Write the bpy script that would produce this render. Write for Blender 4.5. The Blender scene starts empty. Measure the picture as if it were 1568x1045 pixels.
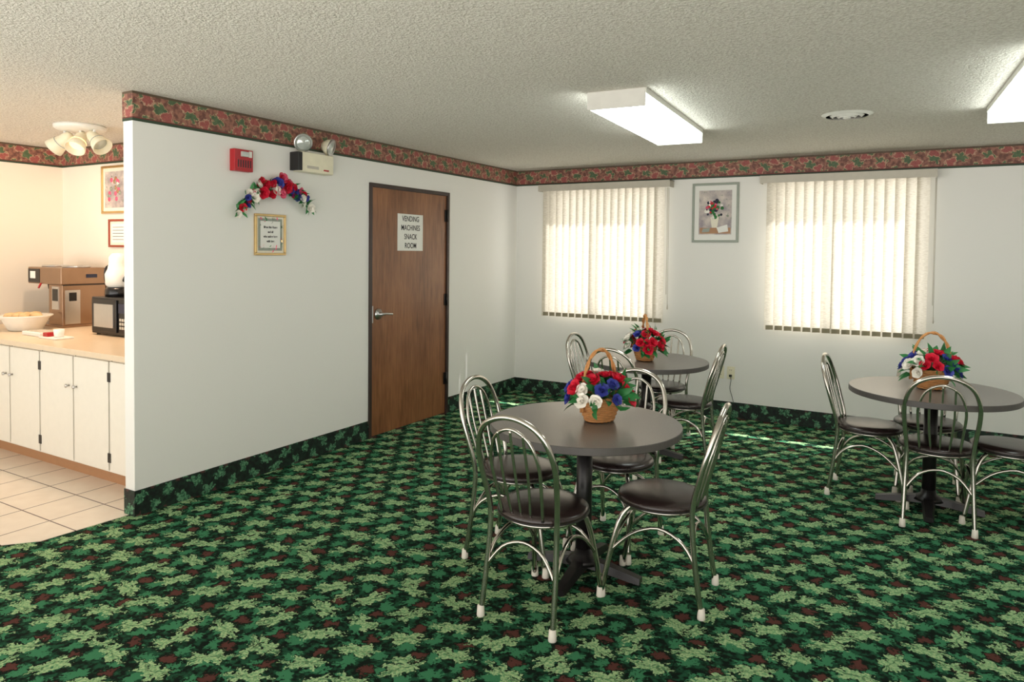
import bpy, math, random
from mathutils import Vector, Matrix, Euler
R=random.Random(7)
D=bpy.data; SC=bpy.context.scene
try:
    SC.view_settings.view_transform='Standard'
    SC.view_settings.look='None'
except Exception: pass
H=2.44
# ------------------------------------------------------------------ materials
class E:
    def __init__(s,nt,k): s.nt=nt; s.k=k
    def m(s,op,b=None,c=None,rev=False):
        n=s.nt.nodes.new('ShaderNodeMath'); n.operation=op
        ins=[s,b,c]
        if rev: ins=[b,s,c]
        for i,v in enumerate(ins):
            if v is None: continue
            if isinstance(v,E): s.nt.links.new(v.k,n.inputs[i])
            else: n.inputs[i].default_value=float(v)
        return E(s.nt,n.outputs[0])
    def __add__(s,o): return s.m('ADD',o)
    def __radd__(s,o): return s.m('ADD',o)
    def __sub__(s,o): return s.m('SUBTRACT',o)
    def __rsub__(s,o): return s.m('SUBTRACT',o,rev=True)
    def __mul__(s,o): return s.m('MULTIPLY',o)
    def __rmul__(s,o): return s.m('MULTIPLY',o)
    def __truediv__(s,o): return s.m('DIVIDE',o)
    def floor(s): return s.m('FLOOR')
    def abs(s): return s.m('ABSOLUTE')
    def sin(s): return s.m('SINE')
    def cos(s): return s.m('COSINE')
    def sqrt(s): return s.m('SQRT')
    def mod2(s): return s.m('FLOORED_MODULO',2.0)
    def lt(s,v): return s.m('LESS_THAN',v)
    def gt(s,v): return s.m('GREATER_THAN',v)
    def clamp(s): return s.m('MAXIMUM',0.0).m('MINIMUM',1.0)
def newmat(name):
    m=D.materials.new(name); m.use_nodes=True; nt=m.node_tree
    b=nt.nodes['Principled BSDF']
    return m,nt,b
def col4(c): return (c[0],c[1],c[2],1)
def srgb(r,g,b):
    f=lambda v:((v/255+0.055)/1.055)**2.4 if v/255>0.04045 else v/255/12.92
    return (f(r),f(g),f(b))
def mix(nt,fac,a,b):
    n=nt.nodes.new('ShaderNodeMix'); n.data_type='RGBA'
    if isinstance(fac,E): nt.links.new(fac.k,n.inputs[0])
    elif isinstance(fac,(int,float)): n.inputs[0].default_value=fac
    else: nt.links.new(fac,n.inputs[0])
    for i,v in ((6,a),(7,b)):
        if isinstance(v,tuple): n.inputs[i].default_value=col4(v)
        else: nt.links.new(v,n.inputs[i])
    return n.outputs[2]
def pos(nt,obj=False):
    if obj:
        t=nt.nodes.new('ShaderNodeTexCoord'); src=t.outputs['Object']
    else:
        g=nt.nodes.new('ShaderNodeNewGeometry'); src=g.outputs['Position']
    s=nt.nodes.new('ShaderNodeSeparateXYZ'); nt.links.new(src,s.inputs[0])
    return src,[E(nt,s.outputs[i]) for i in range(3)]
def noise(nt,src,scale,detail=2,rough=.5,vec=None):
    n=nt.nodes.new('ShaderNodeTexNoise'); n.inputs['Scale'].default_value=scale; n.inputs['Detail'].default_value=detail
    n.inputs['Roughness'].default_value=rough
    if vec is not None:
        mp=nt.nodes.new('ShaderNodeMapping'); mp.inputs['Scale'].default_value=vec; nt.links.new(src,mp.inputs[0]); src=mp.outputs[0]
    nt.links.new(src,n.inputs['Vector'])
    return E(nt,n.outputs['Fac'])
def bump(nt,b,h,strength=.3,dist=.01):
    n=nt.nodes.new('ShaderNodeBump'); n.inputs['Strength'].default_value=strength; n.inputs['Distance'].default_value=dist
    nt.links.new(h.k,n.inputs['Height']); nt.links.new(n.outputs[0],b.inputs['Normal'])
def plain(name,c,rough=.5,metal=0,var=.08,scale=20,spec=None,obj=True,coat=0):
    m,nt,b=newmat(name); src,_=pos(nt,obj)
    f=noise(nt,src,scale)
    d=tuple(v*(1-var) for v in c); l=tuple(min(1,v*(1+var)) for v in c)
    nt.links.new(mix(nt,f,d,l),b.inputs['Base Color'])
    b.inputs['Roughness'].default_value=rough; b.inputs['Metallic'].default_value=metal
    if spec is not None: b.inputs['Specular IOR Level'].default_value=spec
    if coat: b.inputs['Coat Weight'].default_value=coat
    return m
def emis(name,c,s):
    m,nt,b=newmat(name); b.inputs['Base Color'].default_value=col4(c); b.inputs['Emission Color'].default_value=col4(c); b.inputs['Emission Strength'].default_value=s
    return m
def lattice(x,y,px,py,ox=0,oy=0):
    X=x*(1/px)+ox; Y=y*(1/py)+oy
    row=Y.floor(); X=X+row.mod2()*.5; cell=X.floor()
    fx=(X-cell-.5)*px; fy=(Y-row-.5)*py
    return fx,fy,row,cell
def rot(fx,fy,a):
    c=a.cos(); s=a.sin()
    return fx*c+fy*s, fy*c-fx*s
def leafmask(fx,fy,a,lobes=2.5,el=1.4,soft=.006,base=.55,jag=None):
    fy=fy*el; r=(fx*fx+fy*fy).sqrt(); th=fy.m('ARCTAN2',fx)
    Rr=((th*lobes).cos().abs()*(1-base)+base)*a
    if jag is not None: Rr=Rr*jag
    return ((Rr-r)*(1/soft)).clamp()

def carpet():
    m,nt,b=newmat('carpet_floral'); src,(x,y,z)=pos(nt)
    n1=noise(nt,src,20,3,.6); n2=noise(nt,src,22.7,3,.6,vec=(1,1.1,3))
    x=x+(n1-.5)*.09; y=y+(n2-.5)*.09
    grain=noise(nt,src,420,1); big=noise(nt,src,34,2); jn=noise(nt,src,90,2,.6); jag=jn*1.2+.40
    c=mix(nt,((big-.45)*6).clamp(),srgb(11,22,16),srgb(34,84,58))
    fx,fy,row,cell=lattice(x,y,.13,.095,.3,.2)
    a=row.mod2()*1.7+.5+cell*2.1
    fx,fy=rot(fx,fy,a)
    c=mix(nt,leafmask(fx,fy,.058,3.5,1.6,.008,.5,jag),c,srgb(66,134,94))
    fx,fy,row,cell=lattice(x,y,.225,.165,.5,.75)
    k2=leafmask(fx,fy,.048,2.5,1.0,.008,.7,jag); k=leafmask(fx,fy,.034,2.5,1.0,.008,.7,jag)
    c=mix(nt,k2,c,srgb(14,20,15)); c=mix(nt,k,c,srgb(96,56,50))
    for (px,py,ox,oy,s,a0) in ((.225,.165,0,.25,.097,.45),(.36,.26,.35,.6,.066,.9)):
        fx,fy,row,cell=lattice(x,y,px,py,ox,oy)
        a=row.mod2()*.7+a0-.35+((cell*1.7+row*2.3).sin())*.45
        fx,fy=rot(fx,fy,a)
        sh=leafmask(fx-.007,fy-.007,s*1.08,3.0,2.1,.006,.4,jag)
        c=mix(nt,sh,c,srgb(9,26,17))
        lm=leafmask(fx,fy,s,3.0,2.1,.006,.4,jag)
        vein=((fy.abs()-.002)*400).clamp()
        lc=mix(nt,((jn-.38)*4).clamp(),srgb(116,170,118),srgb(190,216,162))
        lc=mix(nt,vein*.7+.3,srgb(36,92,56),lc)
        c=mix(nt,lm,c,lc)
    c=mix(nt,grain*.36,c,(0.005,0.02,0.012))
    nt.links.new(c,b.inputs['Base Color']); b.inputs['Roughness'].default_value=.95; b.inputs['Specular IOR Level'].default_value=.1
    bump(nt,b,grain,.5,.006)
    return m
def border():
    m,nt,b=newmat('wallpaper_floral_border'); src,(x,y,z)=pos(nt)
    u=x+y; v=z-2.273
    n1=noise(nt,src,25,3,.6); n2=noise(nt,src,22,3,.6,vec=(1.3,1.3,1)); jn=noise(nt,src,90,2,.6)
    jag=jn*.9+.55
    u=u+(n1-.5)*.06; v2=v+(n2-.5)*.05
    big=noise(nt,src,35,3)
    c=mix(nt,((big-.4)*5).clamp(),srgb(108,70,60),srgb(158,108,92))
    fx,fy,row,cell=lattice(u,v2,.19,.085,.2,.5)
    fx,fy=rot(fx,fy,row.mod2()*2.2+.4)
    c=mix(nt,leafmask(fx,fy,.068,2.5,1.6,.004,.5,jag),c,srgb(188,160,124))
    c=mix(nt,leafmask(fx,fy,.059,2.5,1.6,.004,.5,jag),c,mix(nt,big,srgb(46,68,48),srgb(104,128,90)))
    fx,fy,row,cell=lattice(u,v2,.25,.085,.7,0.95)
    fx,fy=rot(fx,fy,row.mod2()*1.2-.4)
    c=mix(nt,leafmask(fx,fy,.052,1.5,1.2,.004,.6,jag),c,srgb(196,160,134))
    c=mix(nt,leafmask(fx,fy,.044,1.5,1.2,.004,.6,jag),c,mix(nt,jn,srgb(116,50,52),srgb(188,108,98)))
    c=mix(nt,v.lt(.016),c,srgb(48,66,48)); c=mix(nt,v.gt(.153),c,srgb(92,76,58))
    c=mix(nt,(v-.019).abs().lt(.003),c,srgb(118,50,48))
    nt.links.new(c,b.inputs['Base Color']); b.inputs['Roughness'].default_value=.6
    return m
def basemat():
    m,nt,b=newmat('wallpaper_green_leaf_border'); src,(x,y,z)=pos(nt)
    n1=noise(nt,src,25,3,.6); n2=noise(nt,src,22,3,.6,vec=(1.3,1.3,1)); jn=noise(nt,src,80,2,.6); jag=jn*1.2+.4
    u=x+y+(n1-.5)*.07; v=z+(n2-.5)*.06
    big=noise(nt,src,35,3)
    c=mix(nt,((big-.42)*5).clamp(),srgb(8,18,14),srgb(18,44,32))
    fx,fy,row,cell=lattice(u,v,.18,.075,.2,.1)
    fx,fy=rot(fx,fy,row.mod2()*2.2+.4+cell)
    k=leafmask(fx,fy,.062,2.5,1.8,.004,.45,jag)
    c=mix(nt,k,c,mix(nt,((jn-.4)*4).clamp(),srgb(24,76,52),srgb(104,156,118)))
    fx,fy,row,cell=lattice(u,v,.17,.15,.2,.5)
    c=mix(nt,leafmask(fx,fy,.02,2.5,1,.004),c,srgb(80,44,44))
    nt.links.new(c,b.inputs['Base Color']); b.inputs['Roughness'].default_value=.6
    return m
def ceilmat():
    m,nt,b=newmat('popcorn_ceiling'); src,_=pos(nt)
    v=nt.nodes.new('ShaderNodeTexVoronoi'); v.inputs['Scale'].default_value=60; nt.links.new(src,v.inputs['Vector'])
    n=noise(nt,src,120,3,.6)
    h=(n*1.2-E(nt,v.outputs['Distance'])*.6)
    nt.links.new(mix(nt,((h-.1)*2).clamp(),srgb(216,209,197),srgb(243,239,229)),b.inputs['Base Color'])
    b.inputs['Roughness'].default_value=.95
    bump(nt,b,h,.8,.010)
    return m
def wallmat(name,c):
    m,nt,b=newmat(name); src,_=pos(nt); n=noise(nt,src,160,3)
    nt.links.new(mix(nt,n,tuple(v*.97 for v in c),c),b.inputs['Base Color']); b.inputs['Roughness'].default_value=.75
    bump(nt,b,n,.06,.004); return m
def woodmat(name,a,b_,sx=(14,14,1.2),rough=.35):
    m,nt,b=newmat(name); src,_=pos(nt)
    n=noise(nt,src,3.2,6,.62,vec=sx); g=noise(nt,src,60,3,.6,vec=(3,3,.15)); k=noise(nt,src,1.6,3,.6,vec=(2,2,1))
    f=((n*.6+g*.25+k*.45)-.42)*2.6
    nt.links.new(mix(nt,f.clamp(),a,b_),b.inputs['Base Color']); b.inputs['Roughness'].default_value=rough; return m
def tilemat():
    m,nt,b=newmat('ceramic_tile'); src,(x,y,z)=pos(nt)
    p=.305
    fx=(x*(1/p)+.1); fx=fx-fx.floor(); fy=(y*(1/p)+.35); fy=fy-fy.floor()
    gx=(fx-.5).abs().gt(.487); gy=(fy-.5).abs().gt(.487); g=gx.m('MAXIMUM',gy)
    n=noise(nt,src,9,4)
    nt.links.new(mix(nt,g,mix(nt,n,srgb(222,206,188),srgb(240,228,212)),srgb(90,64,54)),b.inputs['Base Color'])
    b.inputs['Roughness'].default_value=.3; return m
def tablemat():
    m,nt,b=newmat('grey_laminate'); src,_=pos(nt,True); n=noise(nt,src,260,3,.7)
    nt.links.new(mix(nt,((n-.35)*3).clamp(),srgb(98,92,88),srgb(132,126,120)),b.inputs['Base Color']); b.inputs['Roughness'].default_value=.28; return m
def vanemat():
    m,nt,b=newmat('vinyl_vane'); src,(x,y,z)=pos(nt)
    n=noise(nt,src,60,3,vec=(.6,.6,4))
    c=mix(nt,((n-.3)*2.5).clamp(),srgb(204,196,180),srgb(234,229,216))
    nt.links.new(c,b.inputs['Base Color']); b.inputs['Roughness'].default_value=.7
    t=nt.nodes.new('ShaderNodeBsdfTranslucent'); nt.links.new(c,t.inputs['Color'])
    mx=nt.nodes.new('ShaderNodeMixShader'); mx.inputs[0].default_value=.40
    nt.links.new(b.outputs[0],mx.inputs[1]); nt.links.new(t.outputs[0],mx.inputs[2])
    nt.links.new(mx.outputs[0],nt.nodes['Material Output'].inputs['Surface']); return m
def glassmat():
    m,nt,b=newmat('window_glass'); g=nt.nodes.new('ShaderNodeBsdfTransparent'); gl=nt.nodes.new('ShaderNodeBsdfGlossy'); gl.inputs['Roughness'].default_value=.05
    mx=nt.nodes.new('ShaderNodeMixShader'); mx.inputs[0].default_value=.06
    nt.links.new(g.outputs[0],mx.inputs[1]); nt.links.new(gl.outputs[0],mx.inputs[2]); nt.links.new(mx.outputs[0],nt.nodes['Material Output'].inputs['Surface']); return m
M=dict(
 wall=wallmat('painted_wall',srgb(241,240,235)), kwall=wallmat('painted_kitchen_wall',srgb(240,232,218)), ceil=ceilmat(), carpet=carpet(), border=border(), base=basemat(),
 tile=tilemat(), door=woodmat('door_wood',srgb(94,56,32),srgb(158,106,70)), frame=plain('dark_bronze_frame',srgb(58,44,40),.4),
 chrome=plain('chrome_tube',(.58,.55,.50),.18,1.0,.05), steel=plain('brushed_steel',(.6,.6,.6),.3,1.0,.05), seat=plain('brown_vinyl',srgb(46,35,34),.26,0,.15,30,spec=.7),
 dark=plain('black_enamel',srgb(24,21,22),.35), table=tablemat(), tedge=plain('table_edge_band',srgb(84,80,78),.4), rubber=plain('white_rubber',srgb(232,226,214),.5),
 vane=vanemat(), vunlit=plain('vane_unlit_end',srgb(140,132,108),.7), rail=plain('beige_rail',srgb(196,190,176),.5), glass=glassmat(), alum=plain('window_aluminium',srgb(200,200,196),.4),
 diff=emis('fluorescent_diffuser',(.93,1,.96),7.5), white=plain('white_metal',srgb(236,234,226),.4), endcap=plain('fixture_endcap',srgb(206,204,196),.5), plate=plain('ivory_plastic',srgb(238,232,206),.4),
 red=plain('red_plastic',srgb(176,24,34),.35), gold=plain('gilt_frame',(.62,.44,.2),.3,.8), mat=plain('cream_mat',srgb(238,232,214),.8),
 wicker=plain('wicker',srgb(198,140,84),.6,0,.3,60), pr=plain('petal_red',srgb(214,22,56),.6,0,.3,60), pb=plain('petal_blue',srgb(62,70,160),.6,0,.3,60), pw=plain('petal_white',srgb(250,246,236),.6,0,.05,60),
 pp=plain('petal_pink',srgb(236,100,134),.6,0,.2,60), leaf=plain('silk_leaf',srgb(44,122,62),.5,0,.35,50), cab=plain('cabinet_paint',srgb(236,232,220),.45,0,.03), counter=plain('cream_laminate',srgb(226,206,178),.3,0,.06),
 copper=plain('brown_steel',(.33,.215,.14),.22,.75,.08), black=plain('black_plastic',srgb(18,18,20),.25), bulb=emis('lamp_bulb',(1,.42,.14),5), paper=plain('paper',srgb(240,240,234),.7,0,.02),
 ink=plain('ink',srgb(20,20,20),.7), wtan=plain('tan_edge',srgb(176,130,92),.5), sage=plain('sage_frame',srgb(150,158,146),.4), lens=plain('lamp_lens',srgb(200,205,200),.1,.3), orangef=plain('red_wood_frame',srgb(150,62,40),.4),
 navy=plain('navy_plastic',srgb(30,36,60),.4), bread=plain('bread_crust',srgb(216,186,140),.8,0,.2,30))
def artmat():
    m,nt,b=newmat('floral_print'); src,(x,y,z)=pos(nt); n=noise(nt,src,9,4,.6); k=noise(nt,src,30,3)
    c=mix(nt,((n-.35)*3).clamp(),srgb(150,140,146),srgb(226,216,204)); c=mix(nt,((k-.6)*6).clamp(),c,srgb(120,130,110))
    nt.links.new(c,b.inputs['Base Color']); return m
M['art']=artmat()
# ------------------------------------------------------------------ mesh builder
class MB:
    def __init__(s): s.v=[];s.f=[];s.m=[];s.sm=[];s.mats=[]
    def mi(s,k):
        if k not in s.mats: s.mats.append(k)
        return s.mats.index(k)
    def add(s,vs,fs,mat,smooth=False,xf=None):
        o=len(s.v); i=s.mi(mat)
        for p in vs:
            p=Vector(p); s.v.append(tuple(xf@p) if xf else tuple(p))
        for f in fs: s.f.append([a+o for a in f]); s.m.append(i); s.sm.append(smooth)
    def box(s,x0,x1,y0,y1,z0,z1,mat,xf=None,bev=0):
        if x0>x1:x0,x1=x1,x0
        if y0>y1:y0,y1=y1,y0
        if z0>z1:z0,z1=z1,z0
        if bev<=0:
            vs=[(x,y,z) for x in(x0,x1) for y in(y0,y1) for z in(z0,z1)]
            fs=[(0,1,3,2),(4,6,7,5),(0,4,5,1),(2,3,7,6),(0,2,6,4),(1,5,7,3)]
            s.add(vs,fs,mat,False,xf); return
        import bmesh
        bm=bmesh.new(); bmesh.ops.create_cube(bm,size=1)
        for v in bm.verts: v.co=Vector(((x0+x1)/2+v.co.x*(x1-x0),(y0+y1)/2+v.co.y*(y1-y0),(z0+z1)/2+v.co.z*(z1-z0)))
        bmesh.ops.bevel(bm,geom=bm.edges[:],offset=bev,segments=3,affect='EDGES',profile=.5)
        bm.verts.index_update()
        s.add([v.co for v in bm.verts],[[v.index for v in f.verts] for f in bm.faces],mat,False,xf); bm.free()
    def lathe(s,prof,c,mat,seg=32,xf=None,smooth=True,sx=1,sy=1):
        vs=[];fs=[];n=len(prof)
        for i in range(seg):
            a=2*math.pi*i/seg
            for r,z in prof: vs.append((c[0]+r*math.cos(a)*sx,c[1]+r*math.sin(a)*sy,c[2]+z))
        for i in range(seg):
            j=(i+1)%seg
            for k in range(n-1): fs.append((i*n+k,j*n+k,j*n+k+1,i*n+k+1))
        if prof[0][0]>1e-6: fs.append([i*n for i in range(seg)][::-1])
        if prof[-1][0]>1e-6: fs.append([i*n+n-1 for i in range(seg)])
        s.add(vs,fs,mat,smooth,xf)
    def ring(s,prof,c,mat,seg=40):
        vs=[];fs=[];n=len(prof)
        for i in range(seg):
            a=2*math.pi*i/seg
            for r,z in prof: vs.append((c[0]+r*math.cos(a),c[1]+r*math.sin(a),c[2]+z))
        for i in range(seg):
            j=(i+1)%seg
            for k in range(n): l=(k+1)%n; fs.append((i*n+k,j*n+k,j*n+l,i*n+l))
        s.add(vs,fs,mat,False)
    def tube(s,pts,r,mat,seg=10,closed=False,xf=None,smoothpts=0):
        P=[Vector(p) for p in pts]
        for _ in range(smoothpts):
            Q=[];n=len(P)
            rng=range(n if closed else n-1)
            for i in rng:
                p0=P[i-1] if (i>0 or closed) else P[0]; p1=P[i]; p2=P[(i+1)%n]; p3=P[(i+2)%n] if (i+2<n or closed) else P[-1]
                Q.append(p1); Q.append((-p0+9*p1+9*p2-p3)/16)
            if not closed: Q.append(P[-1])
            P=Q
        n=len(P); vs=[];fs=[]
        T=[]
        for i in range(n):
            a=P[i-1] if (i>0 or closed) else P[i]; b=P[(i+1)%n] if (i<n-1 or closed) else P[i]
            T.append((b-a).normalized())
        N=T[0].orthogonal().normalized()
        for i in range(n):
            if i>0:
                q=T[i-1].rotation_difference(T[i]); N=(q@N).normalized()
            N=(N-T[i]*N.dot(T[i])).normalized(); B=T[i].cross(N)
            for k in range(seg):
                a=2*math.pi*k/seg; vs.append(P[i]+(N*math.cos(a)+B*math.sin(a))*r)
        for i in range(n if closed else n-1):
            j=(i+1)%n
            for k in range(seg):
                l=(k+1)%seg; fs.append((i*seg+k,i*seg+l,j*seg+l,j*seg+k))
        if not closed: fs.append(list(range(seg))[::-1]); fs.append([(n-1)*seg+k for k in range(seg)])
        s.add(vs,fs,mat,True,xf)
    def petal(s,xf,w,l,cup,mat):
        vs=[];fs=[]
        U=[-1,-.4,.4,1];V=[0,.35,.7,1]
        wd=[.35,.85,1,.55]
        for j,v in enumerate(V):
            for u in U: vs.append((u*w*.5*wd[j],v*l-(abs(u)**2)*l*.12*(j==3),cup*(v*v*.9+.5*u*u*wd[j])*l))
        for j in range(3):
            for i in range(3): a=j*4+i; fs.append((a,a+1,a+5,a+4))
        s.add(vs,fs,mat,True,xf)
    def flower(s,c,nrm,r,mat,rings=3,center=None):
        q=Vector((0,0,1)).rotation_difference(Vector(nrm).normalized()).to_matrix().to_4x4()
        base=Matrix.Translation(Vector(c))@q@Matrix.Rotation(R.random()*6.28,4,'Z')
        for k in range(rings):
            n=6-k; tilt=math.radians(15+30*k); rr=r*(1-.25*k)
            for i in range(n):
                xf=base@Matrix.Rotation(2*math.pi*(i+.5*k)/n+R.uniform(-.15,.15),4,'Z')@Matrix.Translation((0,r*.06,r*.05*k))@Matrix.Rotation(tilt+R.uniform(-.15,.15),4,'X')
                s.petal(xf,rr*1.05,rr,.25,mat)
        if center: s.lathe([(0,-r*.1),(r*.18,0),(r*.14,r*.2),(0,r*.28)],(0,0,0),center,8,base)
    def leafp(s,c,d,l,w,mat):
        d=Vector(d).normalized(); q=Vector((0,1,0)).rotation_difference(d).to_matrix().to_4x4()
        xf=Matrix.Translation(Vector(c))@q@Matrix.Rotation(R.uniform(-.8,.8),4,'Y')
        vs=[(0,0,0),(-w*.5,l*.35,.15*w),(0,l*.4,0),(w*.5,l*.35,.15*w),(-w*.35,l*.7,.1*w-.1*l),(0,l*.72,-.1*l),(w*.35,l*.7,.1*w-.1*l),(0,l,-.25*l)]
        s.add(vs,[(0,2,1),(0,3,2),(1,2,5,4),(2,3,6,5),(4,5,7),(5,6,7)],mat,True,xf)
    def mesh(s,name):
        me=D.meshes.new(name); me.from_pydata(s.v,[],s.f); 
        for k in s.mats: me.materials.append(M[k])
        me.polygons.foreach_set('material_index',s.m); me.polygons.foreach_set('use_smooth',s.sm); me.update(); return me
    def obj(s,name,loc=(0,0,0),rz=0,parent=None):
        o=D.objects.new(name,s.mesh(name)); SC.collection.objects.link(o); o.location=loc; o.rotation_euler=(0,0,rz); o.parent=parent; return o
def inst(name,me,loc,rz=0):
    o=D.objects.new(name,me); SC.collection.objects.link(o); o.location=loc; o.rotation_euler=(0,0,rz); return o
def text(name,body,loc,rotz,size,mat,parent=None,spacing=1.0,sx=1,align='CENTER'):
    t=D.curves.new(name,'FONT'); t.body=body; t.size=size; t.align_x=align; t.align_y='CENTER'; t.space_line=spacing; t.extrude=.0004; t.offset=.0006; t.materials.append(M[mat])
    o=D.objects.new(name,t); SC.collection.objects.link(o); o.location=loc; o.rotation_euler=(math.pi/2,0,rotz); o.scale=(sx,1,1); o.parent=parent; return o

# ------------------------------------------------------------------ room shell
WY=-4.39; TH=.09; KY=-3.25; KX=-2.95; RX=6.4; FY=-7.6
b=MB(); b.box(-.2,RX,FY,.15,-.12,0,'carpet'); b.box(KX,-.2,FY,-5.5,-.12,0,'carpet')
b.add([(-.2,-5.5,0),(KX,-5.5,0),(-.72,-5.5,0),(-.2,-4.98,0)],[(0,3,2)],'carpet')
fl=b.obj('floor')
b=MB(); pts=[(-.05,WY),(-.085,-4.85),(-.2,-4.98),(-.72,-5.5),(KX,-5.5),(KX,KY),(-.05,KY)]
zt=.003
b.add([(x,y,zt) for x,y in pts]+[(x,y,-.1) for x,y in pts],[list(range(7))[::-1]]+[(i,(i+1)%7,7+(i+1)%7,7+i) for i in range(7)],'tile'); b.obj('floor_tile')
b=MB(); b.box(KX-.1,RX+.1,FY,.15,H,H+.1,'ceil'); b.obj('ceiling')
dy0,dy1,dz=-2.415,-1.30,2.10
b=MB()
b.box(-TH,0,WY,dy0,0,H,'wall'); b.box(-TH,0,dy1,0,0,H,'wall'); b.box(-TH,0,dy0,dy1,dz,H,'wall'); b.obj('wall_left')
W=[(.475,1.68),(2.71,3.92)]; wz0,wz1=.86,2.19
b=MB()
xs=[-TH,W[0][0],W[0][1],W[1][0],W[1][1],RX+.1]
for i in (0,2,4): b.box(xs[i],xs[i+1],0,.15,0,H,'wall')
for a,c in W: b.box(a,c,0,.15,0,wz0,'wall'); b.box(a,c,0,.15,wz1,H,'wall')
b.obj('wall_back')
b=MB(); b.box(RX,RX+.1,FY,0,0,H,'wall'); b.obj('wall_right')
b=MB(); b.box(KX-.1,-TH,KY,KY+.1,0,H,'kwall'); b.obj('wall_alcove')
b=MB(); b.box(KX-.1,KX,FY,KY,0,H,'kwall'); b.obj('wall_side')
bt=.004; bz=2.273
def strip(name,segs,z0,z1,mat):
    b=MB()
    for x0,x1,y0,y1 in segs: b.box(x0,x1,y0,y1,z0,z1,mat)
    return b.obj(name)
strip('trim_1',[(0,bt,WY-bt,0)],bz,H,'border'); strip('trim_2',[(bt,RX,-bt,0)],bz,H,'border')
strip('trim_3',[(-TH-bt,bt-.004,WY-bt,WY)],bz,H,'border'); strip('trim_4',[(KX,-TH,KY-bt,KY)],bz,H,'border'); strip('trim_5',[(KX,KX+bt,FY,KY)],bz,H,'border')
strip('trim_6',[(RX-bt,RX,FY,0)],bz,H,'border')
strip('baseboard_left',[(0,.006,WY-.006,dy0),(0,.006,dy1,0)],0.0,.148,'base'); strip('baseboard_end',[(-TH-.006,0,WY-.006,WY)],0.0,.148,'base')
strip('baseboard_back',[(.006,RX,-.006,0)],0,.148,'base'); strip('baseboard_right',[(RX-.006,RX,FY,0)],0,.148,'base')
# ------------------------------------------------------------------ windows + blinds
for k,(a,c) in enumerate(W):
    b=MB(); y0,y1=.07,.12; t=.035; mid=(a+c)/2
    b.box(a,a+t,y0,y1,wz0,wz1,'alum'); b.box(c-t,c,y0,y1,wz0,wz1,'alum'); b.box(a+t,c-t,y0,y1,wz0,wz0+t,'alum'); b.box(a+t,c-t,y0,y1,wz1-t,wz1,'alum'); b.box(mid-.02,mid+.02,y0,y1,wz0+t,wz1-t,'alum')
    b.box(a+t,mid-.02,.09,.094,wz0+t,wz1-t,'glass'); b.box(mid+.02,c-t,.09,.094,wz0+t,wz1-t,'glass')
    b.box(a,c,.0,.07,wz0,wz0+.006,'alum')
    b.obj('window_%d'%(k+1))
def blinds(x0,x1,vx0,vx1,n,ang,name):
    b=MB(); yc=-.092
    b.box(x0,x1,-.135,-.13,2.195,2.262,'rail'); b.box(x0,x0+.004,-.13,0,2.195,2.262,'rail'); b.box(x1-.004,x1,-.13,0,2.195,2.262,'rail'); b.box(x0,x1,-.13,0,2.257,2.262,'rail')
    b.box(x0+.03,x1-.03,yc-.02,yc+.02,2.215,2.24,'rail')
    w=.100
    for i in range(n):
        x=vx0+(vx1-vx0)*(i+.5)/n; an=math.radians(ang+R.uniform(-4,4))
        def strip_(z0,z1,hw,mat,off):
            vs=[];K=5
            for j in range(K):
                u=-1+2*j/(K-1); px=u*hw; py=(1-u*u)*.006+off
                X=x+px*math.cos(an)-py*math.sin(an); Y=yc+px*math.sin(an)+py*math.cos(an)
                vs+= [(X,Y,z0),(X,Y,z1)]
            b.add(vs,[(2*j,2*j+2,2*j+3,2*j+1) for j in range(K-1)],mat,True)
        strip_(.866,2.215,w/2,'vane',0); strip_(.868,.908,w/2*.72,'vunlit',-.0015)  # khaki strip paints the unlit look of the vane's lower end
        b.box(x-.004,x+.004,yc-.003,yc+.003,2.20,2.22,'rail')
    b.tube([(vx1+.045,-.10,2.19),(vx1+.047,-.10,1.15)],.0025,'rail',6); b.tube([(vx1+.052,-.08,2.19),(vx1+.055,-.08,1.05)],.0025,'rail',6)
    b.lathe([(.004,0),(.008,.01),(.004,.05)],(vx1+.055,-.08,1.0),'rail',8)
    return b.obj(name)
blinds(.338,1.776,.395,1.70,17,20,'vertical_blinds'); blinds(2.609,3.985,2.675,3.93,16,20,'vertical_blinds')
# ------------------------------------------------------------------ door
b=MB()
f=.03
b.box(-TH,.014,dy0,dy0+f,0,dz,'frame'); b.box(-TH,.014,dy1-f,dy1,0,dz,'frame'); b.box(-TH,.014,dy0+f,dy1-f,dz-f,dz,'frame')
b.box(-.06,-.004,dy0+f+.003,dy1-f-.003,.008,dz-f-.003,'door')
for z in (1.88,1.09,.34):
    b.box(-.004,.004,dy1-f-.03,dy1-f+.004,z-.055,z+.055,'dark'); b.tube([(.012,dy1-f-.002,z-.057),(.012,dy1-f-.002,z+.057)],.009,'dark',10)
hy,hz=-2.295,1.02
rx=Matrix.Translation((-.004,hy,hz))@Matrix.Rotation(math.pi/2,4,'Y')
b.lathe([(.0,0),(.046,0),(.044,.012),(.02,.02),(.014,.03),(.014,.055),(0,.056)],(0,0,0),'steel',24,rx)
b.tube([(.046,hy,hz),(.05,hy+.03,hz+.002),(.05,hy+.08,hz-.002),(.046,hy+.125,hz-.006)],.010,'steel',10,smoothpts=2)
b.box(-.004,-.002,dy0+f+.004,dy0+f+.03,hz-.07,hz+.07,'steel')
b.obj('door_1')
e=D.objects.new('door_sign',None); SC.collection.objects.link(e)
b=MB(); b.box(-.0038,.002,-2.05,-1.70,1.548,1.868,'paper',bev=.0008); b.obj('sign_plate',parent=e)
for i,t in enumerate(['VENDING','MACHINES','SNACK','ROOM']): text('sign_text_%d'%i,t,(.0026,-1.875,1.825-.078*i),math.pi/2,.066,'ink',e,sx=.82)
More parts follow.
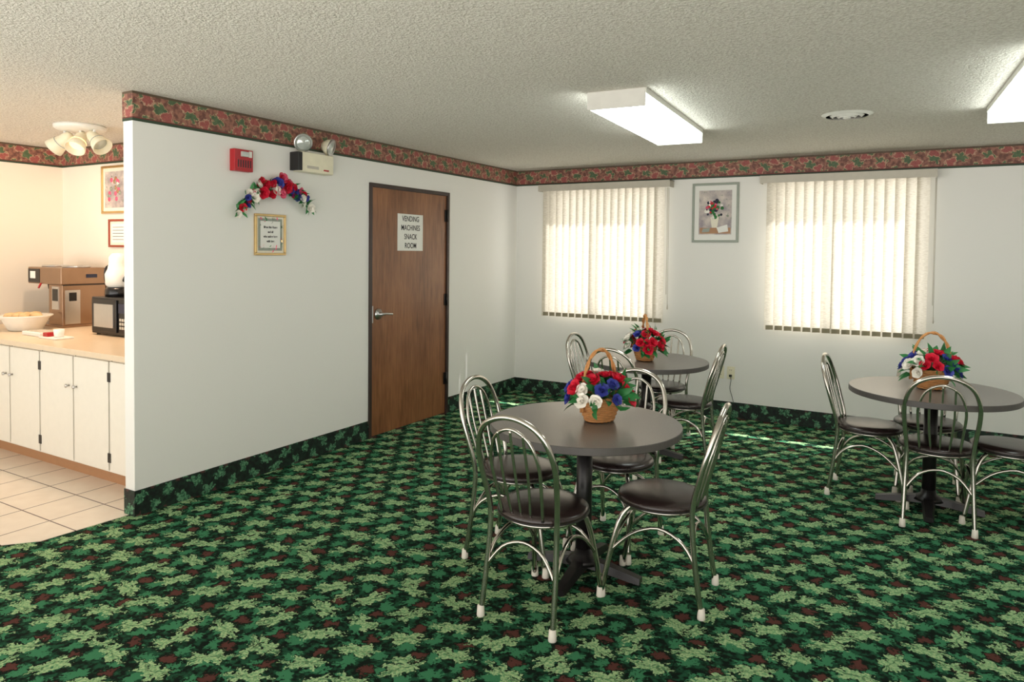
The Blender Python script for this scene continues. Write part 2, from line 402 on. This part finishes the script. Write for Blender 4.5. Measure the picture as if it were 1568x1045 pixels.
# ------------------------------------------------------------------ wall items (left wall)
b=MB(); b.box(0,.05,-3.745,-3.60,2.056,2.198,'red',bev=.004)
b.box(.05,.056,-3.733,-3.612,2.07,2.135,'red',bev=.002); b.box(.05,.066,-3.70,-3.645,2.15,2.183,'lens',bev=.003)
for i in range(6): b.box(.056,.058,-3.725+i*.019,-3.718+i*.019,2.08,2.128,'dark')
b.box(.05,.053,-3.635,-3.612,2.15,2.19,'paper'); b.obj('fire_alarm_strobe')
b=MB(); b.box(0,.085,-3.215,-2.90,2.105,2.245,'plate',bev=.006); b.box(0,.088,-3.245,-3.205,2.11,2.24,'dark',bev=.004); b.box(.085,.088,-3.0,-2.95,2.125,2.135,'red'); 
b.box(.085,.087,-3.16,-3.05,2.13,2.15,'rail')
for hy,dyy in ((-3.17,-.45),(-2.93,.35)):
    b.tube([(.045,hy,2.24),(.045,hy,2.275)],.012,'plate',10)
    q=Vector((0,0,1)).rotation_difference(Vector((.8,dyy,-.25)).normalized()).to_matrix().to_4x4()
    xf=Matrix.Translation((.04,hy,2.318))@q
    b.lathe([(0,-.035),(.03,-.03),(.052,0),(.062,.03),(.064,.04),(.058,.042)],(0,0,0),'plate',24,xf); b.lathe([(.058,.038),(.04,.05),(0,.055)],(0,0,0),'lens',24,xf); b.lathe([(.059,.036),(.065,.036),(.065,.046),(.057,.046)],(0,0,0),'steel',24,xf)
b.obj('emergency_light')
# swag
b=MB()
sw=[]
for i in range(25):
    t=i/24; y=-3.70+.62*t; z=1.80+.19*math.sin(math.pi*min(1,max(0,t)))**.8 + .03*t
    sw.append((.02,y,z))
b.tube(sw,.006,'leaf',6)
for i in range(17):
    t=(i+.5)/17; p=Vector(sw[int(t*24)]); cen=1-abs(t-.5)*2
    for j in range(3):
        c=p+Vector((R.uniform(.02,.05),R.uniform(-.02,.02),R.uniform(-.05,.03)*(.6+cen)))
        mt=R.choice(['pr','pr','pp','pb','pw','pp'] if cen>.35 else ['pb','pb','pw','pr','pw'])
        b.flower(c,(1,R.uniform(-.5,.5),R.uniform(-.4,.5)),R.uniform(.028,.044)*(.75+.42*cen),mt,3)
    for j in range(8):
        b.leafp(p+Vector((.012,0,0)),(R.uniform(.1,.6),R.uniform(-1,1),R.uniform(-1,.8)),R.uniform(.05,.09),.03,'leaf')
b.obj('flower_swag')
def frame(b,plane,at,u0,u1,z0,z1,w,d,fm,inner,sgn=1,bev=.003):
    def bx(a0,a1,c0,c1,d0,d1,mat,bv=0):
        if plane=='L': b.box(at+d0,at+d1,a0,a1,c0,c1,mat,bev=bv)
        else: b.box(a0,a1,at-d1,at-d0,c0,c1,mat,bev=bv)
    bx(u0,u1,z0,z0+w,0,d,fm,bev); bx(u0,u1,z1-w,z1,0,d,fm,bev); bx(u0,u0+w,z0+w,z1-w,0,d,fm,bev); bx(u1-w,u1,z0+w,z1-w,0,d,fm,bev)
    bx(u0+w,u1-w,z0+w,z1-w,0,d*.45,inner)
    return bx
e=D.objects.new('framed_verse',None); SC.collection.objects.link(e)
b=MB(); bx=frame(b,'L',0,-3.555,-3.29,1.508,1.79,.016,.018,'gold','mat')
bx(-3.525,-3.32,1.54,1.76,.008,.009,'sage'); bx(-3.507,-3.338,1.558,1.742,.009,.010,'paper')
for i in range(30): 
    e1=R.random()<.5
    yy=-3.52+R.random()*.19; zz=(1.545 if e1 else 1.74)+R.random()*.02
    if i%3==0: yy=R.choice([-3.515,-3.33]); zz=1.55+R.random()*.19
    b.leafp((.0105,yy,zz),(.02,R.uniform(-1,1),R.uniform(-1,1)),.022,.012,R.choice(['leaf','sage','pp','gold']))
b.obj('frame_body',parent=e)
for i,t in enumerate(['Bless this Home','and all','who gather here','with love']): text('verse_%d'%i,t,(.0106,-3.422,1.70-.032*i),math.pi/2,.021,'ink',e,sx=.85)
# ------------------------------------------------------------------ picture on back wall
b=MB(); bx=frame(b,'B',0,1.965,2.403,1.66,2.225,.022,.022,'sage','mat')
bx(1.987,2.381,1.682,2.203,.010,.012,'paper'); bx(2.03,2.338,1.735,2.155,.012,.014,'art')
c0=Vector((2.18,-.0165,1.98))
for i in range(46):
    a=R.random()*6.28; r=R.random()**.5
    c=c0+Vector((math.cos(a)*r*.085,-.0005*R.random(),math.sin(a)*r*.085)); 
    xf=Matrix.Translation(c)@Matrix.Rotation(math.pi/2,4,'X'); rr=R.uniform(.010,.02)
    b.lathe([(0,.001),(rr,.0005),(rr,0)],(0,0,0),R.choice(['pw','pp','pr','pw','leaf','leaf','navy']),10,xf)
b.add([(2.14,-.016,1.90),(2.22,-.016,1.90),(2.205,-.016,1.80),(2.155,-.016,1.80)],[(0,3,2,1)],'mat'); b.box(2.04,2.33,-.0155,-.015,1.745,1.80,'wtan'); 
b.add([(2.2,-.017,1.80),(2.3,-.017,1.83),(2.31,-.017,1.765),(2.22,-.017,1.75)],[(0,3,2,1)],'paper'); b.add([(2.07,-.017,1.79),(2.14,-.017,1.80),(2.13,-.017,1.76),(2.06,-.017,1.755)],[(0,3,2,1)],'sage')
b.obj('framed_flower_picture')
for nm,x in (('a',2.262),('b',2.36)):
    b=MB(); b.box(x-.036,x+.036,-.006,0,.365,.485,'plate',bev=.002)
    for z in (.45,.40):
        b.box(x-.017,x+.017,-.009,-.006,z-.016,z+.016,'plate',bev=.001)
        b.box(x-.009,x-.006,-.0095,-.0088,z-.004,z+.008,'ink'); b.box(x+.006,x+.009,-.0095,-.0088,z-.004,z+.008,'ink')
    if nm=='b':
        b.box(x-.012,x+.012,-.03,-.006,.39,.41,'dark',bev=.002); b.tube([(x,-.028,.40),(x+.01,-.04,.36),(x+.0,-.03,.28),(x+.02,-.02,.2),(x+.05,-.014,.11),(x+.15,-.02,.02),(x+.4,-.02,.006)],.003,'dark',6,smoothpts=2)
    b.obj('electrical_outlet')
# ------------------------------------------------------------------ ceiling fixtures
def fixture(c,rz):
    b=MB(); w,l=.165,.70
    b.box(-w+.01,w-.01,-l,l,-.085,0,'white',bev=.004)
    b.box(-w,w,-l-.012,-l,-.098,0,'endcap',bev=.003); b.box(-w,w,l,l+.012,-.098,0,'endcap',bev=.003)
    b.box(-w,w,-l,l,-.094,-.02,'diff',bev=.012)
    for s in (-1,1): b.box(s*w,s*(w+.004),-l,l,-.03,-.0,'endcap')
    return b.obj('fluorescent_ceiling_light',(c[0],c[1],H),rz)
fixture((2.385,-2.45),.05); fixture((4.40,-2.43),.05)
b=MB()
b.lathe([(.142,-.0015),(0,-.0015)],(0,0,0),'ink',40)
for r0,r1,z in ((.150,.122,-.006),(.100,.080,-.012),(.062,.044,-.016)):
    b.ring([(r0,z+.006),(r1+.004,z-.006),(r1,z-.006),(r0-.006,z+.008)],(0,0,0),'white',48)
b.lathe([(0,-.026),(.022,-.024),(.026,-.020),(.020,-.016),(0,-.014)],(0,0,0),'white',30)
b.obj('ceiling_vent',(3.456,-1.865,H))
b=MB(); tx,ty=-1.48,-3.88
b.lathe([(.17,0),(.17,-.02),(.155,-.034),(0,-.036)],(tx,ty,H),'white',40)
heads=[((-.13,-.04),(-.6,-.35,-.55),False),((0.0,.0),(.35,-.55,-.75),True),((.13,.03),(.75,.1,-.6),False)]
for (hx,hy),dr,on in heads:
    b.tube([(tx+hx,ty+hy,H-.03),(tx+hx,ty+hy,H-.075)],.01,'white',8)
    dv=Vector(dr).normalized(); q=Vector((0,0,1)).rotation_difference(dv).to_matrix().to_4x4(); xf=Matrix.Translation(Vector((tx+hx,ty+hy,H-.095)))@q
    b.lathe([(0,-.06),(.03,-.055),(.04,-.02),(.045,.02),(.062,.07),(.07,.11),(.064,.11),(.05,.06)],(0,0,0),'plate',24,xf)
    b.lathe([(0,.075),(.05,.07),(.055,.04)],(0,0,0),'bulb' if on else 'lens',20,xf)
b.obj('ceiling_spotlight')
# ------------------------------------------------------------------ chairs
def chair():
    b=MB(); r=.0122
    for_=[(-.175,-.215,.02),(-.168,-.185,.22),(-.162,-.168,.44),(-.176,-.196,.58),(-.182,-.232,.71),(-.150,-.262,.815),(-.085,-.275,.868),(0,-.279,.886)]
    hoop=for_+[(-x,y,z) for x,y,z in for_[-2::-1]]
    b.tube(hoop,r,'chrome',12,smoothpts=3)
    inn=[(-.098,-.172,.45),(-.112,-.212,.60),(-.115,-.24,.70),(-.085,-.262,.79),(-.04,-.272,.828),(0,-.274,.838)]
    b.tube(inn+[(-x,y,z) for x,y,z in inn[-2::-1]],.0075,'chrome',8,smoothpts=2)
    for x in (-.055,0,.055): b.tube([(x*.8,-.178,.45),(x*1.1,-.225,.62),(x*1.1,-.262,.77),(x*1.1,-.274,.833-abs(x)*.2)],.0062,'chrome',8,smoothpts=2)
    for s in (-1,1):
        b.tube([(s*.10,.10,.425),(s*.135,.15,.37),(s*.158,.19,.22),(s*.175,.228,.02)],r,'chrome',12,smoothpts=2)
        b.tube([(s*.168,-.185,.21),(s*.163,-.13,.30),(s*.15,-.02,.345),(s*.152,.10,.30),(s*.160,.192,.21)],.0085,'chrome',8,smoothpts=2)
        b.lathe([(.0,0),(.0165,0),(.0175,.004),(.0145,.045),(.0,.046)],(s*.1755,-.217,0),'rubber',12); b.lathe([(.0,0),(.0165,0),(.0175,.004),(.0145,.045),(.0,.046)],(s*.1765,.232,0),'rubber',12)
    b.tube([(-.16,.192,.21),(-.10,.165,.30),(0,.15,.335),(.10,.165,.30),(.16,.192,.21)],.0085,'chrome',8,smoothpts=2)
    b.tube([(-.168,-.185,.21),(-.10,-.165,.30),(0,-.155,.335),(.10,-.165,.30),(.168,-.185,.21)],.0085,'chrome',8,smoothpts=2)
    b.tube([(.168*math.cos(i*math.pi/12),.168*math.sin(i*math.pi/12)-.005,.418) for i in range(24)],.009,'chrome',8,closed=True)
    b.lathe([(0,.422),(.17,.422),(.192,.427),(.2,.438),(.199,.450),(.188,.461),(.15,.468),(.08,.472),(0,.473)],(0,0,0),'seat',48)
    b.tube([(.1985*math.cos(i*math.pi/24),.1985*math.sin(i*math.pi/24),.434) for i in range(48)],.0035,'dark',6,closed=True)
    return b.mesh('dining_chair')
cm=chair()
def face(dx,dy): return math.atan2(-dx,dy)
for x,y,dx,dy in [(2.48,-4.07,.05,1),(2.13,-3.66,1,.05),(2.88,-3.66,-1,-.08),(2.49,-3.24,-.05,-1),
  (2.06,-1.99,.05,1),(1.73,-1.58,1,0),(2.04,-1.10,0,-1),(2.38,-1.60,-1,-.05),
  (3.62,-1.67,1,-.05),(3.99,-1.96,-.06,1),(4.36,-1.78,-1,0),(3.95,-1.36,0,-1)]:
    inst('dining_chair',cm,(x,y,0),face(dx,dy))
def table():
    b=MB(); Rr=.46
    b.lathe([(0,.700),(Rr-.004,.700),(Rr,.703),(Rr,.732),(Rr-.002,.735)],(0,0,0),'tedge',96,smooth=False)
    b.lathe([(Rr-.002,.735),(0,.7352)],(0,0,0),'table',96,smooth=False)
    b.box(-.13,.13,-.13,.13,.688,.700,'dark',bev=.003)
    b.lathe([(.038,.05),(.038,.69)],(0,0,0),'dark',28); b.lathe([(.085,.055),(.07,.075),(.045,.09),(.038,.12)],(0,0,0),'dark',28); b.lathe([(.038,.65),(.06,.68),(.08,.69)],(0,0,0),'dark',28)
    for k in range(4):
        xf=Matrix.Rotation(k*math.pi/2,4,'Z')
        vs=[];L=[(0,.04,.085,.04),(.12,.034,.068,.03),(.24,.028,.045,.012),(.29,.026,.034,.008)]
        for x,hw,zt,zb in L: vs+=[(x,-hw,zb),(x,hw,zb),(x,hw*.7,zt),(x,-hw*.7,zt)]
        fs=[]
        for i in range(3):
            for j in range(4): a=i*4+j; c=i*4+(j+1)%4; fs.append((a,c,c+4,a+4))
        fs+= [(0,3,2,1),(12,13,14,15)]
        b.add(vs,fs,'dark',False,xf); b.lathe([(0,0),(.017,0),(.017,.014),(0,.014)],(.27,0,0),'dark',12,xf)
    return b.mesh('round_pedestal_table')
tm=table()
TB=[(2.495,-3.67,.04),(2.09,-1.62,.1),(3.96,-1.77,.0)]
for x,y,r in TB: inst('round_pedestal_table',tm,(x,y,0),r)
def basket(seed,order):
    global R
    R=random.Random(seed); b=MB()
    rows=11
    for k in range(rows):
        t=k/(rows-1); rad=.068+.034*t**.8; z=.010+.088*t; n=60
        b.tube([((rad+.0035*math.cos(10*a*2*math.pi/n*1+math.pi*(k%2)))*math.cos(a*2*math.pi/n),(rad+.0035*math.cos(10*a*2*math.pi/n+math.pi*(k%2)))*math.sin(a*2*math.pi/n)*.8,z) for a in range(n)],.0052,'wicker',6,closed=True)
    for k in range(20):
        a=2*math.pi*k/20; b.tube([(.066*math.cos(a),.066*math.sin(a)*.8,.006),(.102*math.cos(a),.102*math.sin(a)*.8,.1)],.003,'wicker',5)
    for rr,z in ((.069,.009),(.106,.101),(.104,.109)):
        b.tube([(rr*math.cos(a*math.pi/20),rr*math.sin(a*math.pi/20)*.8,z+.002*math.sin(a*3)) for a in range(40)],.006,'wicker',6,closed=True)
    b.lathe([(0,.006),(.066,.006)],(0,0,0),'wicker',24,sy=.8); b.lathe([(0,.09),(.09,.085)],(0,0,0),'leaf',24,sy=.8)
    for ph in (0,math.pi):
        b.tube([(.108*math.cos(t*math.pi/30)+.005*math.cos(t*.9+ph)*0.6,.006*math.sin(t*.9+ph),.05+.265*math.sin(t*math.pi/30)**.75+.004*math.cos(t*.9+ph)) for t in range(31)],.0055,'wicker',6)
    fl=[]
    for i in range(400):
        if len(fl)>=34: break
        a=R.random()*6.28; e=R.uniform(-.3,1.4); 
        c=Vector((math.cos(a)*math.cos(e)*.142,math.sin(a)*math.cos(e)*.128,.115+.085*math.sin(e)))
        if any((c-d).length<.040 for d in fl): continue
        fl.append(c); nr=c-Vector((0,0,.06))
        sec=int((a/6.2832)*len(order)+R.uniform(-.5,.5))%len(order)
        mt='pr' if e>.9 and R.random()<.6 else order[sec]
        b.flower(c,nr,R.uniform(.030,.043)*(1 if mt!='pb' else .85),mt,3)
        b.tube([(0,0,.09),tuple(c)],.0018,'leaf',4)
    for i in range(54):
        a=R.random()*6.28; e=R.uniform(-.4,1.2); d=Vector((math.cos(a)*math.cos(e),math.sin(a)*math.cos(e),math.sin(e)*.8))
        b.leafp(Vector((0,0,.1))+d*.10,d,R.uniform(.07,.10),.038,'leaf')
    return b
orders=(['pb','pw','pb','pr','pw','pb','pr','pw'],['pr','pw','pb','pr','pr','pw','pb'],['pb','pw','pr','pb','pw','pr','pb','pr'])
for (x,y,r),s,rz in zip([(2.545,-3.615,0),(2.085,-1.655,0),(3.955,-1.74,0)],(3,5,8),(math.radians(68),math.radians(120),math.radians(20))):
    o=basket(s,orders[(3,5,8).index(s)]).obj('flower_basket',(x,y,.7356),rz); o.scale=(1.08,1.08,1.1)
R=random.Random(11)
# ------------------------------------------------------------------ kitchenette
ch=.88; cf=-4.20; g0=.006
b=MB()
b.box(KX+g0,-TH-g0,cf+.02,KY-g0,.10,ch-.04,'cab'); b.box(KX+g0,-TH-g0,cf+.08,KY-g0,.003,.10,'wtan')
xs=[-.14,-.58,-1.0,-1.42,-1.84,-2.26,-2.68,-2.93]
for i in range(len(xs)-1):
    g=.012 if i%2 else .005
    b.box(xs[i+1]+g,xs[i]-g,cf,cf+.018,.115,ch-.06,'cab',bev=.002)
    kx=(xs[i+1]+.045) if i%2 else (xs[i]-.045)
    xf=Matrix.Translation((kx,cf,.62))@Matrix.Rotation(math.pi/2,4,'X'); b.lathe([(0.006,0),(.005,.012),(.013,.018),(.012,.026),(0,.028)],(0,0,0),'steel',14,xf)
    hx=(xs[i]-.008) if i%2 else (xs[i+1]+.008)
    for z in (.2,.72): b.box(hx-.008,hx+.008,cf-.004,cf+.002,z-.03,z+.03,'dark')
for xx in xs[1:-1]: b.box(xx-.005,xx+.005,cf+.0195,cf+.0205,.11,ch-.05,'ink')
b.obj('base_cabinet')
b=MB(); b.box(KX+g0,-TH-g0,cf-.05,KY-g0,ch-.038,ch,'counter',bev=.004); b.obj('countertop')
b=MB(); b.box(KX+g0,-TH-g0,KY-.02,KY-.002,ch+.001,ch+.1,'counter',bev=.003); b.obj('backsplash')
b=MB(); y0,y1=-3.66,-3.3
b.box(-2.71,-2.19,y0,y1,1.235,1.375,'copper',bev=.008); b.box(-2.40,-2.19,y0+.01,y1,ch+.02,1.235,'copper',bev=.005); b.box(-2.70,-2.19,y0+.01,y1,ch+.001,ch+.02,'copper',bev=.004)
b.box(-2.70,-2.52,y0-.004,y0,1.245,1.36,'black',bev=.002); b.box(-2.66,-2.58,y0-.007,y0-.004,1.28,1.34,'paper'); b.box(-2.34,-2.24,y0+.004,y0+.011,ch+.15,1.22,'steel'); b.box(-2.33,-2.25,y0+.002,y0+.005,1.10,1.2,'black')
b.box(-2.192,-2.186,y0+.20,y0+.29,1.29,1.32,'navy')
b.box(-2.192,-2.187,y0+.012,y1,1.228,1.236,'black'); b.box(-2.192,-2.186,y0+.03,y0+.15,ch+.03,1.19,'steel'); b.box(-2.187,-2.184,y0+.06,y0+.12,1.10,1.17,'black')
for xx in (-2.6,-2.5): b.lathe([(.0,-.05),(.012,-.05),(.02,0)],(xx,y0+.12,1.235),'black',12)
b.tube([(-2.50,y0-.0,1.24),(-2.50,y0-.02,1.20)],.008,'red',8)
b.lathe([(0,0),(.07,0),(.078,.02),(.08,.07),(.05,.13),(.055,.16),(.048,.16),(0,.15)],(-2.55,y0+.17,ch+.021),'black',24)
for xx in (-2.62,-2.3): b.lathe([(.10,0),(.105,.004),(.10,.014),(0,.016)],(xx,(y0+y1)/2,1.375),'steel',28)
b.obj('coffee_brewer')
b=MB(); b.lathe([(0,0),(.11,0),(.12,.01),(.165,.10),(.19,.115),(.188,.122),(.155,.108),(.11,.02),(0,.015)],(-2.29,-3.88,ch+.001),'white',40)
for i in range(9):
    a=i*2.4; rr=.035*math.sqrt(i); xf=Matrix.Translation((-2.29+rr*math.cos(a),-3.88+rr*math.sin(a),ch+.115))@Matrix.Rotation(a,4,'Z')@Matrix.Scale(1.35,4,(1,0,0))
    b.lathe([(0,-.03),(.03,-.02),(.04,0),(.03,.022),(0,.03)],(0,0,0),'bread',14,xf)
b.obj('bread_bowl')
b=MB(); b.box(-1.62,-1.14,-3.73,-3.38,ch+.012,ch+.29,'black',bev=.006); b.box(-1.60,-1.28,-3.742,-3.73,ch+.03,ch+.275,'black',bev=.004); b.box(-1.565,-1.315,-3.746,-3.742,ch+.065,ch+.24,'steel'); b.box(-1.26,-1.16,-3.736,-3.73,ch+.18,ch+.25,'navy')
for i in range(9): b.box(-1.25+.03*(i%3),-1.23+.03*(i%3),-3.735,-3.73,ch+.06+.03*(i//3),ch+.08+.03*(i//3),'rail')
for xx in (-1.58,-1.18):
    for yy in (-3.70,-3.42): b.lathe([(0,0),(.014,0),(.014,.014),(0,.014)],(xx,yy,ch+.001),'black',10)
b.obj('microwave_oven')
b=MB(); mz=ch+.291; px_,py_=-1.53,-3.58
b.lathe([(0,0),(.085,0),(.09,.01),(.088,.05),(.075,.07),(0,.072)],(px_,py_,mz),'black',28); b.lathe([(.07,.07),(.085,.09),(.088,.17),(.07,.21),(.06,.26),(.062,.30),(.04,.33),(0,.335)],(px_,py_,mz),'white',28)
b.tube([(px_-.07,py_-.01,mz+.24),(px_-.12,py_-.02,mz+.21),(px_-.125,py_-.02,mz+.12),(px_-.085,py_-.01,mz+.09)],.012,'black',8,smoothpts=2); b.tube([(px_+.08,py_,mz+.12),(px_+.13,py_,mz+.17)],.014,'black',8); b.obj('coffee_airpot')
b=MB(); b.box(-1.98,-1.72,-4.05,-3.90,ch+.001,ch+.03,'paper',bev=.004); b.box(-1.95,-1.75,-4.03,-3.92,ch+.03,ch+.034,'rail'); b.obj('napkin_tray')
b=MB(); b.box(-1.68,-1.45,-4.08,-3.95,ch+.001,ch+.012,'paper',bev=.002); b.lathe([(0,.012),(.03,.012),(.036,.07),(.034,.07),(.028,.016)],(-1.52,-4.02,ch),'paper',20); b.box(-1.66,-1.60,-4.06,-3.97,ch+.012,ch+.04,'red',bev=.002); b.obj('condiment_tray')
b=MB(); bx=frame(b,'B',KY,-2.30,-1.86,1.84,2.25,.02,.02,'gold','mat'); bx(-2.25,-1.91,1.89,2.20,.010,.012,'art')
for i in range(20):
    xf=Matrix.Translation((-2.08+R.uniform(-.12,.12),KY-.0135,2.05+R.uniform(-.09,.09)))@Matrix.Rotation(math.pi/2,4,'X'); b.lathe([(0,.001),(.02,.0005),(.02,0)],(0,0,0),R.choice(['pp','sage','pw','wtan']),10,xf)
b.obj('framed_flower_print')
b=MB(); bx=frame(b,'B',KY,-2.20,-1.92,1.55,1.79,.018,.018,'orangef','mat'); bx(-2.16,-1.96,1.59,1.75,.009,.011,'paper'); 
for i in range(5): bx(-2.14,-1.98,1.615+i*.026,1.619+i*.026,.011,.0115,'ink')
b.obj('framed_notice')
# ------------------------------------------------------------------ lights
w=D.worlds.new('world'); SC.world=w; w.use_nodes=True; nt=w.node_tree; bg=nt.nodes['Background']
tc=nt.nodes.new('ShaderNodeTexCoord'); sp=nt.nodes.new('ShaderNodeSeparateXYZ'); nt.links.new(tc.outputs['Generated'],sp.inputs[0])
zz=E(nt,sp.outputs[2]); stf=((zz*-8.0+.5).clamp())*2.35+1.95  # lower hemisphere brightened as added fill light for the ceiling
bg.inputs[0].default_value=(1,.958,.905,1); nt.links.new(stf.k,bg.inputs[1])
def area(name,loc,rot,sx,sy,p,c):
    l=D.lights.new(name,'AREA'); l.shape='RECTANGLE'; l.size=sx; l.size_y=sy; l.energy=p; l.color=c
    o=D.objects.new(name,l); SC.collection.objects.link(o); o.location=loc; o.rotation_euler=rot; return o
for k,(a,c) in enumerate(W): area('daylight_%d'%(k+1),((a+c)/2,.55,1.6),(math.radians(-90),0,0),1.6,1.6,11,(.97,.98,1))
s=D.lights.new('sun','SUN'); s.energy=12; s.angle=.01; s.color=(1,.98,.95); o=D.objects.new('sun',s); SC.collection.objects.link(o)
o.rotation_euler=Vector((-.40,-.64,-.95)).to_track_quat('-Z','Y').to_euler(); o.location=(4,4,6)
def spot(name,loc,tgt,p,c,ang):
    l=D.lights.new(name,'SPOT'); l.energy=p; l.color=c; l.spot_size=ang; l.spot_blend=.8; l.shadow_soft_size=.04
    o=D.objects.new(name,l); SC.collection.objects.link(o); o.location=loc; o.rotation_euler=(Vector(tgt)-Vector(loc)).to_track_quat('-Z','Y').to_euler()
spot('spot_lamp_1',(tx+.06,ty-.10,H-.20),(-1.2,-4.6,0),38,(1,.70,.47),2.4)
spot('spot_lamp_2',(tx-.22,ty-.09,H-.18),(-2.6,-3.7,1.2),34,(1,.70,.47),2.4)
spot('spot_lamp_3',(tx+.24,ty+.04,H-.18),(-.6,-3.5,1.2),25,(1,.70,.47),2.4)
# ------------------------------------------------------------------ camera
yaw,pitch,roll=.5253,-.0321,.0114; fpx=1072.85
c_,s_=math.cos(yaw),math.sin(yaw)
fw=Vector((-s_*math.cos(pitch),c_*math.cos(pitch),math.sin(pitch))); r=Vector((c_,s_,0)); u=r.cross(fw)
r2=r*math.cos(roll)+u*math.sin(roll); u2=u*math.cos(roll)-r*math.sin(roll)
cam=D.cameras.new('camera'); co=D.objects.new('camera',cam); SC.collection.objects.link(co)
mm=Matrix((( r2.x,u2.x,-fw.x,3.8688),(r2.y,u2.y,-fw.y,-6.7618),(r2.z,u2.z,-fw.z,1.5566),(0,0,0,1)))
co.matrix_world=mm; cam.sensor_width=36; cam.sensor_fit='HORIZONTAL'; cam.lens=fpx/1568*36; cam.shift_y=-(522.6-419.04)/1568; cam.clip_start=.05
SC.camera=co
